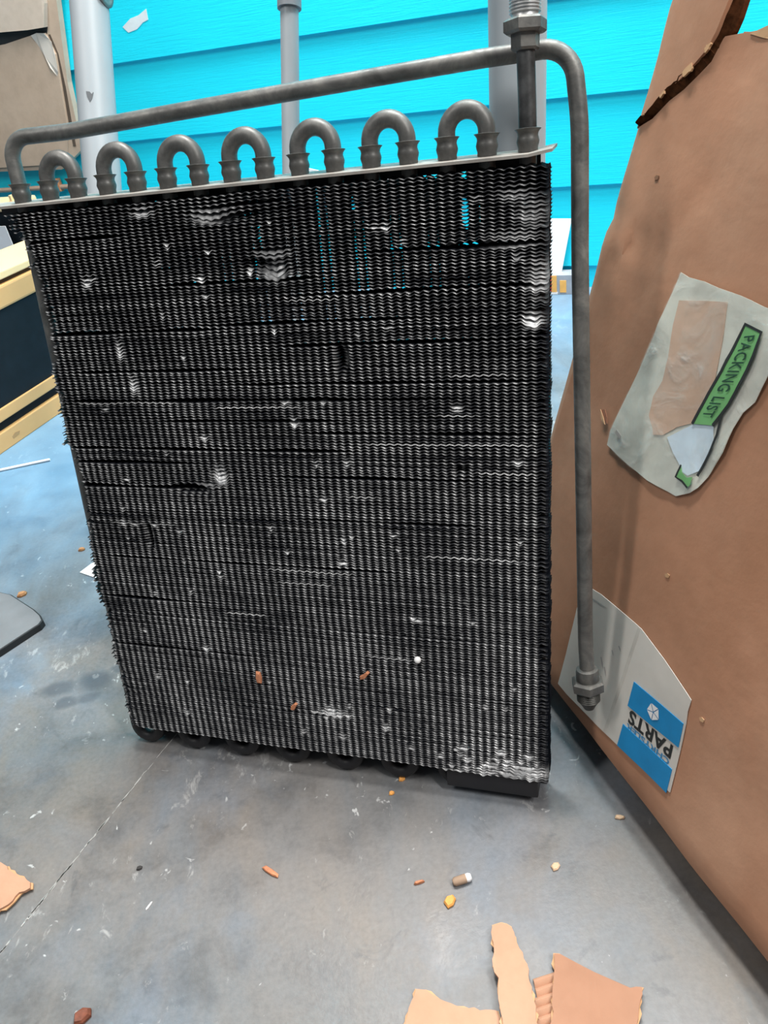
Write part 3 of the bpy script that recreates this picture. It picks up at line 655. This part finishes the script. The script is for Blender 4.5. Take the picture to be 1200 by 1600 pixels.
onpouch(ribbon([(.1895, .2980), (.1888, .2866), (.197, .2867), (.2050, .2850)], .0009), .0024, 'strip_border', MBLACKINK, pouch, thick=.0002)
onpouch([(.1035, .2880), (.1125, .2855), (.1130, .2890), (.1045, .2915)], .0021, 'grey_mark', MGREYINK, pouch, thick=.0002)
def lerp_l(L, z):
    for i in range(len(L) - 1):
        (xa, za), (xb, zb) = L[i], L[i + 1]
        if zb <= z <= za: return xb + (xa - xb) * (z - zb) / (za - zb)
    return L[0][0] if z > L[0][1] else L[-1][0]
def ptext():
    V, F = text_geo('PACKING LIST', .012, 1.08); vs = []
    for a, b in V:
        z = .4120 - .0690 * a; xl = lerp_l(gl, z); xr = lerp_l(gr, z)
        x = xl + (xr - xl) * (.24 + .52 * b); z += .004 * (b - .5)
        x *= S; z *= S; vs.append((x, bow(x, z) - pwave(x, z) - .0029, z))
    link('lettering', mesh('lettering', vs, F), simple('dark_green_ink', (.015, .06, .03), .6), pouch)
ptext()

# ------------------------------------------------------------------ grey poles behind the coil
def pole(base, d, r, L, label, name='grey_pole'):
    d = Vector(d); zax = d.normalized()
    o = thing(name, label, 'pole', base, zax.to_track_quat('Z', 'Y').to_euler(), None)
    tip = r * math.tan(zax.angle(Vector((0, 0, 1))))
    m_ = MB().sweep([(0, 0, tip), (0, 0, .3), (0, 0, .6), (0, 0, L)], r, 32).build('pipe', MPOLE, o, True, 50)
    return o, m_
pL, pm_ = pole((-.3391, .75, 0), (.1737, .4663, 1), .0210, 1.9, 'thick pale grey pole at left with a round metal clamp near its top')
# clamp disc on the right flank
def onpole(o, base, d, t, ang, r): pass
q = Vector((.1737, .4663, 1)).normalized()
rot = pL.rotation_euler.to_matrix()
def pole_local(o, w): return o.rotation_euler.to_matrix().transposed() @ (Vector(w) - o.location)
view = lambda z, base, d: (Vector((0, 0, CAM_H)) - (Vector(base) + Vector(d) * z))
tl_ = pole_local(pL, Vector((-.3391, .75, 0)) + Vector((.1737, .4663, 1)) * .672)
def radial(o, base, d, z, turn):
    v = o.rotation_euler.to_matrix().transposed() @ view(z, base, d); v.z = 0; v.normalize()
    return Matrix.Rotation(turn, 3, 'Z') @ v
n_ = radial(pL, (-.3391, .75, 0), (.1737, .4663, 1), .672, 1.02)
cc_ = Vector((0, 0, tl_.z)) + n_ * .0205
MB().lathe([(.0150, -.003), (.0150, .0012), (.0135, .0022), (.0105, .0022), (.0095, .0014), (.0030, .0014), (.0025, .0035), (.001, .0038)], cc_, n_, 24).build('clamp', MCLAMP, pL, True, 40)
n_ = radial(pL, (-.3391, .75, 0), (.1737, .4663, 1), .575, -.30); z_ = pole_local(pL, Vector((-.3391, .75, 0)) + Vector((.1737, .4663, 1)) * .572).z
t_ = n_.cross(Vector((0, 0, 1)))
MB().prism([(-.004, .004), (-.002, .002), (0, .0045), (.004, .005), (.003, -.001), (.0005, -.006), (-.002, -.003)], lambda a, b: Vector((0, 0, z_)) + n_ * .0213 + t_ * a + Vector((0, 0, b)), lambda a, b: Vector((0, 0, z_)) + n_ * .0190 + t_ * a + Vector((0, 0, b))).build('scuff', MMARK, pL)
pM, pmm = pole((-.1327, .76, 0), (.2034, .404, 1), .0101, 1.9, 'thin grey pole in the middle with a darker coupling at its top')
z_ = pole_local(pM, Vector((-.1327, .76, 0)) + Vector((.2034, .404, 1)) * .6275).z
MB().lathe([(.0104, z_ - .0005), (.0132, z_), (.0132, z_ + .06), (.0104, z_ + .061)], (0, 0, 0), (0, 0, 1), 28).build('coupling', MCOLLAR, pM, True, 40)
pR, pmr = pole((.0959, .515, 0), (.1043, .2327, 1), .0212, 1.7, 'thick grey pole right behind the upright brass fitting of the coil')
pR['label'] = 'thick grey pole directly behind the threaded fitting of the coil'

# white strip on the wall behind the coil
ws = MB().prism([(-.602, .2967), (-.5664, .2874), (-.454, .2694), (-.197, .2315), (-.169, .2192), (-.198, .2153), (-.4577, .2486), (-.608, .2685)], lambda s, z: (s, -.017, z), lambda s, z: (s, -.0135, z)).build('white_strip', MWHITE)
ws.location = WO; ws.rotation_euler = (0, 0, WANG)
tag(ws, 'white strip running slanting down the cyan wall behind the top of the coil', 'strip')

# ------------------------------------------------------------------ things along the wall on the left
gc = thing('grey_brown_carton', 'dusty grey-brown carton with clear tape hung on the cyan wall, upper left', 'carton', WO, (0, 0, WANG))
GF = -.030
def gq(p): return (p[0] - .062, p[1] + (p[1] - .70) * .022)
def gpoly(pts, f0, f1, name, mat): return MB().prism([gq(p) for p in pts], f0, f1).build(name, mat, gc)
gpoly([(-1.75, .366), (-1.2616, .3488), (-1.170, .392), (-1.146, .539), (-1.0987, .699), (-1.070, .80), (-1.80, .83)], lambda s, z: (s, GF, z), lambda s, z: (s, -.0135, z), 'carton_body', MGREYC)
gpoly([(-1.75, .662), (-1.295, .6610), (-1.2, .6555), (-1.1485, .6550), (-1.1255, .6990), (-1.095, .80), (-1.80, .83)], lambda s, z: (s, GF - .012 - .05 * max(0, .70 - z), z), lambda s, z: (s, GF - .0005, z), 'top_flap', mat_card('pale_grey_cardboard', (.60, .52, .43), (.65, .57, .48), (.69, .61, .52)))
gpoly([(-1.75, .630), (-1.2960, .6360), (-1.205, .6440), (-1.1600, .6440), (-1.1510, .60), (-1.1690, .53), (-1.1930, .440), (-1.232, .362), (-1.75, .372)], lambda s, z: (s, GF - .004, z), lambda s, z: (s, GF + .0005, z), 'front_flap', MGREYC)
MSLOT = simple('dark_slot_shade', (.018, .026, .030), .9)
gpoly([(-1.75, .625), (-1.2960, .632), (-1.205, .642), (-1.158, .642), (-1.146, .660), (-1.75, .668)], lambda s, z: (s, GF - .0008, z), lambda s, z: (s, GF + .0003, z), 'slot_shade', MSLOT)  # dark strip painted in for the shadow band below the top flap
gpoly([(-1.1550, .640), (-1.1490, .640), (-1.1440, .600), (-1.1560, .53), (-1.1800, .430), (-1.1870, .400), (-1.1960, .400), (-1.1880, .440), (-1.1650, .53), (-1.1480, .60)], lambda s, z: (s, GF - .0008, z), lambda s, z: (s, GF + .0003, z), 'gap_shade', simple('brown_gap_shade', (.10, .075, .055), .9))  # brown strip stands in for the shade in the gap beside the flap
gpoly([(-1.2035, .6440), (-1.1850, .6470), (-1.1620, .6440), (-1.1500, .6250), (-1.1520, .6000), (-1.1600, .565), (-1.1680, .555), (-1.1760, .575), (-1.1820, .600), (-1.1950, .6250)], lambda s, z: (s, GF - .0058 - .003 * math.sin(z * 190), z), lambda s, z: (s, GF - .0042, z), 'tape', MTAPE)
cd = thing('wall_conduit', 'thin tan conduit running along the wall below the hung carton', 'conduit', WO, (0, 0, WANG))
MB().sweep([(-1.9, -.0195, .3005), (-1.58, -.0195, .2986), (-1.4, -.0195, .2965), (-1.22, -.0195, .2935)], .0065, 10).build('conduit_pipe', MRAIL, cd, True, 50)
MB().box(-1.383, -1.357, -.027, -.013, .285, .318).build('clip', simple('orange_clip', (.55, .25, .12), .6), cd, bevel=.002)
bn = thing('narrow_cabinet', 'narrow black cabinet with a cream top standing behind the tan chest', 'cabinet', WO, (0, 0, WANG))
MB().box(-1.75, -1.172, -.35, -.305, 0, .318).build('cabinet_body', MBLACK, bn, bevel=.004)
MB().box(-1.76, -1.166, -.356, -.300, .319, .341).build('top_board', MCREAM, bn, bevel=.005)
MB().box(-1.196, -1.189, -.352, -.340, .340, .3535).build('peg', MCREAM, bn, bevel=.0012)
# tan chest with black drawer front
TD = math.atan2(.8731, .4875)
ch = thing('tan_chest', 'tan wooden chest with black front panel at the left edge', 'chest', (-.7054, 1.3573, 0), (0, 0, TD))
x0_, x1_ = -.20, .40; DP = .11       # local X along the front, local Y away from the camera
MB().box(x0_, x1_, 0, DP, 0, .0345).build('base_rail', MTAN, ch, bevel=.002)
MB().box(x0_ + .004, x1_ - .004, .010, DP - .004, .0345, .0525).build('recess', MBLACK, ch)
MB().box(x0_, x1_, 0, DP, .0525, .0748).build('lower_rail', MTAN, ch, bevel=.002)
MB().box(x0_ + .004, x1_ - .004, .004, DP - .004, .0748, .2350).build('front_panel', MBLACK, ch)
MB().box(x0_, x1_, 0, DP, .2350, .2735).build('upper_rail', MTAN, ch, bevel=.004)
MB().box(x0_ + .004, x1_ - .004, .012, DP - .004, .2735, .286).build('lid_gap', simple('dark_brown_gap', (.07, .032, .012), .8), ch)
MB().add([(x0_, .004, .286), (x1_, .004, .279), (x1_, DP, .279), (x0_, DP, .286), (x0_, .004, .307), (x1_, .004, .288), (x1_, DP, .300), (x0_, DP, .318)],
         [(0, 3, 2, 1), (4, 5, 6, 7), (0, 1, 5, 4), (1, 2, 6, 5), (2, 3, 7, 6), (3, 0, 4, 7)]).build('lid', MCREAM, ch, bevel=.002)
MB().prism([(.042, .012), (.058, .013), (.062, .0185), (.050, .021), (.041, .017)], lambda x, z: (x, -.0004, z), lambda x, z: (x, .001, z)).build('stain', simple('brown_stain', (.36, .21, .09), .6), ch)
wsht = MB().box(0, .20, 0, .0015, 0, .292).build('white_sheet', MWHITE)
wsht.location = wallp(-1.42, .372, 0); wsht.rotation_euler = (.0, 0, WANG)
tag(wsht, 'white paper sheet propped between the narrow black cabinet and the tan chest', 'sheet')

# ------------------------------------------------------------------ right background: small printed carton with white card
pc = thing('small_printed_carton', 'tiny grey carton with orange and red print on the floor at the cyan wall', 'carton', wallp(0, 0, 0), (0, 0, WANG))
MB().box(-.075, .030, -.052, -.016, 0, .044).build('carton_body', MGREYPRINT, pc, bevel=.001)
MB().box(-.022, -.011, -.0532, -.051, .006, .043).build('orange_panel', MORPRINT, pc)
MB().box(-.004, .010, -.0532, -.051, .005, .032).build('orange_panel', MORPRINT, pc)
MB().box(-.029, -.0225, -.0532, -.051, .008, .043).build('red_panel', MREDPRINT, pc)
MB().box(-.024, -.009, -.0534, -.051, .001, .0055).build('white_panel', MWHITE, pc)
wc = MB().prism([(-.09, .044), (-.004, .044), (.0165, .1545), (-.022, .1560), (-.09, .158)], lambda s, z: (s, -.030 + (z - .044) * .12, z), lambda s, z: (s, -.028 + (z - .044) * .12, z)).build('white_card', MWHITE)
wc.location = WO; wc.rotation_euler = (0, 0, WANG)
tag(wc, 'white card standing on the tiny printed carton against the wall', 'card')

# ------------------------------------------------------------------ mat and litter on the floor
mt = thing('grey_mat', 'flat grey sheet with rounded black edge lying on the floor at the left', 'mat')
corner = [(-.492, .842), (-.4790, .8265), (-.4735, .8160), (-.4760, .8080), (-.4840, .8010)]
MP = [(-.80, .60)] + [(-.5474, .748), (-.5193, .7680)] + list(reversed(corner)) + [(-.5375, .8862), (-.562, .8999), (-.66, .925), (-.95, .95), (-1.0, .7)]
MB().prism(MP, lambda x, y: (x, y, .0092), lambda x, y: (x, y, .0)).build('mat_base', MRUBEDGE, mt)
cx_ = sum(p[0] for p in MP) / len(MP); cy_ = sum(p[1] for p in MP) / len(MP)
MB().prism([(cx_ + (x - cx_) * .985, cy_ + (y - cy_) * .985) for x, y in MP], lambda x, y: (x, y, .0104), lambda x, y: (x, y, .009)).build('mat_top', MRUBBER, mt)
st = MB().sweep([(-.80, 1.279, .0028), (-.69, 1.288, .0028), (-.64, 1.292, .0028), (-.5909, 1.2953, .0028)], .0026, 8).build('white_straw', MWHITE, None, True, 50)
tag(st, 'thin white straw lying on the blue-tinted floor near the tan chest', 'straw')
wp = MB().prism([(-.4336, .9438), (-.451, .9229), (-.4229, .9017), (-.38, .92), (-.395, .96)], lambda x, y: (x, y, .0012 + .03 * max(0, x + .44)), lambda x, y: (x, y, .0003 + .03 * max(0, x + .44))).build('white_paper_scrap', MWHITE)
tag(wp, 'white paper scrap on the floor by the left edge of the coil', 'paper')

def jag(poly, step=.004, amp=.0011, keep=()):
    out = []
    for i in range(len(poly)):
        a = Vector(poly[i]); b = Vector(poly[(i + 1) % len(poly)]); d = b - a; n = max(1, int(d.length / step)); nn = Vector((-d.y, d.x)).normalized()
        for k in range(n):
            p = a + d * (k / n)
            if k and i not in keep: p += nn * random.uniform(-amp, amp)
            out.append((p.x, p.y))
    return out
def scrap(poly, z0, th, label, fz=lambda x, y: 0, mat=MSCRAP, keep=(), core=None, name='cardboard_scrap'):
    t = thing(name, label, 'cardboard', (0, 0, 0), (0, 0, 0), 'torn cardboard scraps on the floor')
    P_ = jag(poly, keep=keep)
    m_ = MB().prism(P_, lambda x, y: (x, y, z0 + th + fz(x, y)), lambda x, y: (x, y, z0 + fz(x, y))); m_.build('paper_face', mat, t)
    cx = sum(p[0] for p in P_) / len(P_); cy = sum(p[1] for p in P_) / len(P_)
    Q = jag([(cx + (x - cx) * 1.035, cy + (y - cy) * 1.035) for x, y in poly], amp=.0016, keep=keep)
    MB().prism(Q, lambda x, y: (x, y, z0 + th * .55 - .0008 + fz(x, y)), lambda x, y: (x, y, max(.0002, z0 - .0006 + fz(x, y)))).build('torn_core', MTORN, t)
    return t
scrap([(-.0580, .255), (-.0513, .2640), (-.0405, .2850), (-.0330, .2830), (-.0230, .2745), (-.0030, .2650), (.0173, .2600), (.018, .245), (.01, .225), (-.06, .225)], .0008, .0035, 'torn pale cardboard scrap at the bottom edge, left of the cardboard tongue', lambda x, y: .003 * max(0, (x + .05) * 10) * .3)
scrap([(.0275, .3212), (.0350, .3222), (.0424, .3171), (.0440, .2985), (.0470, .2850), (.0455, .2600), (.0440, .235), (.0175, .235), (.0200, .2600), (.0235, .2787), (.0210, .2880), (.0240, .2977), (.0250, .3100)], .0060, .0030, 'long narrow tongue of torn cardboard near the bottom edge', lambda x, y: .004 * math.sin((y - .23) * 34) ** 2 - .0035 * max(0, (y - .295) / .03), keep=(0,))
sc3 = scrap([(.0700, .2915), (.0745, .2905), (.0960, .2730), (.1175, .2575), (.1260, .2565), (.1215, .2480), (.1160, .2374), (.108, .222), (.045, .222), (.0560, .2474), (.0640, .2720)], .0050, .0032, 'broad torn brown cardboard scrap with bared ridges at the bottom right', lambda x, y: .0016 * math.sin(x * 60), mat=mat_card('scrap_brown', (.33, .17, .105), (.37, .20, .128), (.41, .23, .15), .85), keep=(1, 2))
for k in range(6):
    y = .2765 - k * .0068; xa = .0495 - k * .0022 + .002 * (k % 2); xb = .0685 - k * .0025
    pts_ = [(-.0034, .0), (-.0020, .0022), (0, .0034), (.0020, .0022), (.0034, 0)]
    vs = [(xa, y + a - .001, .0006 + b) for a, b in pts_] + [(xb, y + a + .001, .0014 + b) for a, b in pts_]
    MB().add(vs, [(i, i + 1, i + 6, i + 5) for i in range(4)] + [(0, 5, 9, 4), tuple(reversed(range(5))), tuple(range(5, 10))]).build('flute', MSCRAP, sc3, True, 60)
scrap([(-.470, .475), (-.4241, .4625), (-.4000, .4445), (-.3850, .4345), (-.3835, .4285), (-.3930, .4260), (-.4000, .4160), (-.4150, .4080), (-.45, .398), (-.49, .43)], .0030, .0030, 'torn cardboard corner lying at the left edge of the floor', lambda x, y: .006 * max(0, (-.385 - x) * 6) * .4)

def chip(poly, c, mat, label, h=.003, name='wood_chip', cat='chip', z=0.0, rot=0, group=None):
    vs = []; n = len(poly)
    ca, sa = math.cos(rot), math.sin(rot)
    R2 = [(a * ca - b * sa, a * sa + b * ca) for a, b in poly]
    m_ = MB(); bot = [(a, b, 0.0) for a, b in R2]; midr = [(a * 1.05, b * 1.05, h * .5) for a, b in R2]; top = [(a * .8, b * .8, h * random.uniform(.8, 1.1)) for a, b in R2]
    m_.add(bot + midr + top, [tuple(reversed(range(n))), tuple(range(2 * n, 3 * n))] + [(i, (i + 1) % n, (i + 1) % n + n, i + n) for i in range(n)] + [(i + n, (i + 1) % n + n, (i + 1) % n + 2 * n, i + 2 * n) for i in range(n)])
    o = m_.build(name, mat); o.location = (c[0], c[1], z + .0001)
    return tag(o, label, cat, group)
G = 'chips and crumbs on the floor'
sl = [(-.009, -.0012), (-.004, -.0022), (.004, -.002), (.0095, -.0008), (.008, .0018), (.001, .0024), (-.007, .0022)]
blob = [(-.005, -.003), (0, -.0042), (.005, -.002), (.0055, .002), (.001, .0045), (-.004, .003)]
chip(sl, (-.1582, .4052), MWOOD, 'slender red-brown wood splinter on the floor in front of the coil', rot=-.72, group=G)
chip([(a * .5, b * .5) for a, b in sl], (-.0266, .3706), MWOOD, 'small thin brown splinter on the floor below the middle of the coil', rot=.1, group=G)
c1 = thing('white_tipped_chip', 'brown wood chip with a white tip on the floor', 'chip', (.0101, .365, .0001), (0, 0, .15), G)
MB().lathe([(.0025, -.008), (.0038, -.006), (.0040, .003), (.0038, .004)], (0, 0, .0036), (1, 0, 0), 10).build('chip_body', simple('brown_chip', (.33, .23, .16), .8), c1, True, 40)
MB().lathe([(.0036, .004), (.0038, .0065), (.0026, .0085)], (0, 0, .0036), (1, 0, 0), 10).build('white_tip', MWHITE, c1, True, 40)
chip(blob, (-.0032, .3493), MORANGE, 'bright orange chip on the floor just below the white-tipped chip', .004, rot=.6, group=G)
chip([(a * .8, b * .5) for a, b in blob], (.1596, .3977), MPALE, 'pale chip on the floor near the shadow of the big brown carton', .0025, rot=-.3, group=G)
chip([(a * .75, b * .75) for a, b in blob], (.0914, .3633), MPALE, 'small pale chip on the open floor right of centre', .0025, rot=.4, group=G)
chip([(a * 1.3, b * 1.3) for a, b in blob], (-.3091, .3096), MREDB, 'dark red-brown bark piece at the bottom edge on the left', .006, 'bark_piece', 'bark', rot=.3, group=G)
chip([(a * 1.2, b * 1.2) for a, b in blob], (-.5276, .8933), MBRN, 'orange-brown chip on the floor beside the grey mat', .005, rot=.1, group=G)
chip([(a * .9, b * .7) for a, b in blob], (-.4611, .9803), MBRN, 'orange chip on the floor above the white paper scrap', .004, group=G)
chip([(a * .5, b * .5) for a, b in blob], (-.0406, .4641), MORANGE, 'tiny orange crumb on the floor under the bottom of the coil', .002, 'crumb', 'crumb', group=G)
chip([(a * .6, b * .6) for a, b in blob], (-.0289, .4778), MORANGE, 'tiny orange crumb right against the hairpins under the coil', .003, 'crumb', 'crumb', group=G)
chip([(a * .5, b * .5) for a, b in blob], (-.2831, .4324), MDARKCHIP, 'tiny black crumb on the floor left of centre', .002, 'crumb', 'crumb', group=G)
chip([(a * .45, b * .35) for a, b in sl], (-.2681, .3937), MWHITE, 'tiny white sliver on the floor left of centre', .0012, 'paper_sliver', 'paper', rot=.95, group=G)
# chips caught in the fins
def stuck(x, z, poly, mat, label, rot=0, name='wood_chip', cat='chip', h=.003):
    o = chip(poly, (0, 0), mat, label, h, name, cat, rot=rot, group='bits caught in the coil fins')
    o.location = cw(x, .0004, z); o.rotation_euler = (Matrix.Rotation(YAW, 3, 'Z') @ Matrix.Rotation(-LEAN + PI / 2, 3, 'X')).to_euler()
    return o
stuck(-.0559, .0817, [(-.0025, -.006), (.002, -.006), (.003, 0), (.002, .006), (-.002, .0065), (-.003, 0)], MWOOD, 'upright brown wood chip caught in the lower fins, leftmost of three')
stuck(.0554, .0965, [(-.0045, -.0045), (0, -.003), (.005, .0035), (.003, .005), (-.001, .001), (-.0045, -.001)], MWOOD, 'forked brown wood chip caught in the lower fins, rightmost of three')
stuck(-.0217, .0526, [(-.004, -.004), (0, -.0035), (.004, .003), (.002, .0045), (-.003, 0)], MWOOD, 'small brown wood chip caught in the fins, lowest of three')
wbd = MB().lathe([(.0008, -.0032), (.0026, -.002), (.0033, 0), (.0026, .002), (.0008, .0032)], (0, 0, 0), (0, 0, 1), 12).build('white_bead', MWHITE, None, True, 60)
wbd.location = cw(.1082, -.0012, .1194); tag(wbd, 'small white bead stuck on the lower right of the coil fins', 'bead', 'bits caught in the coil fins')
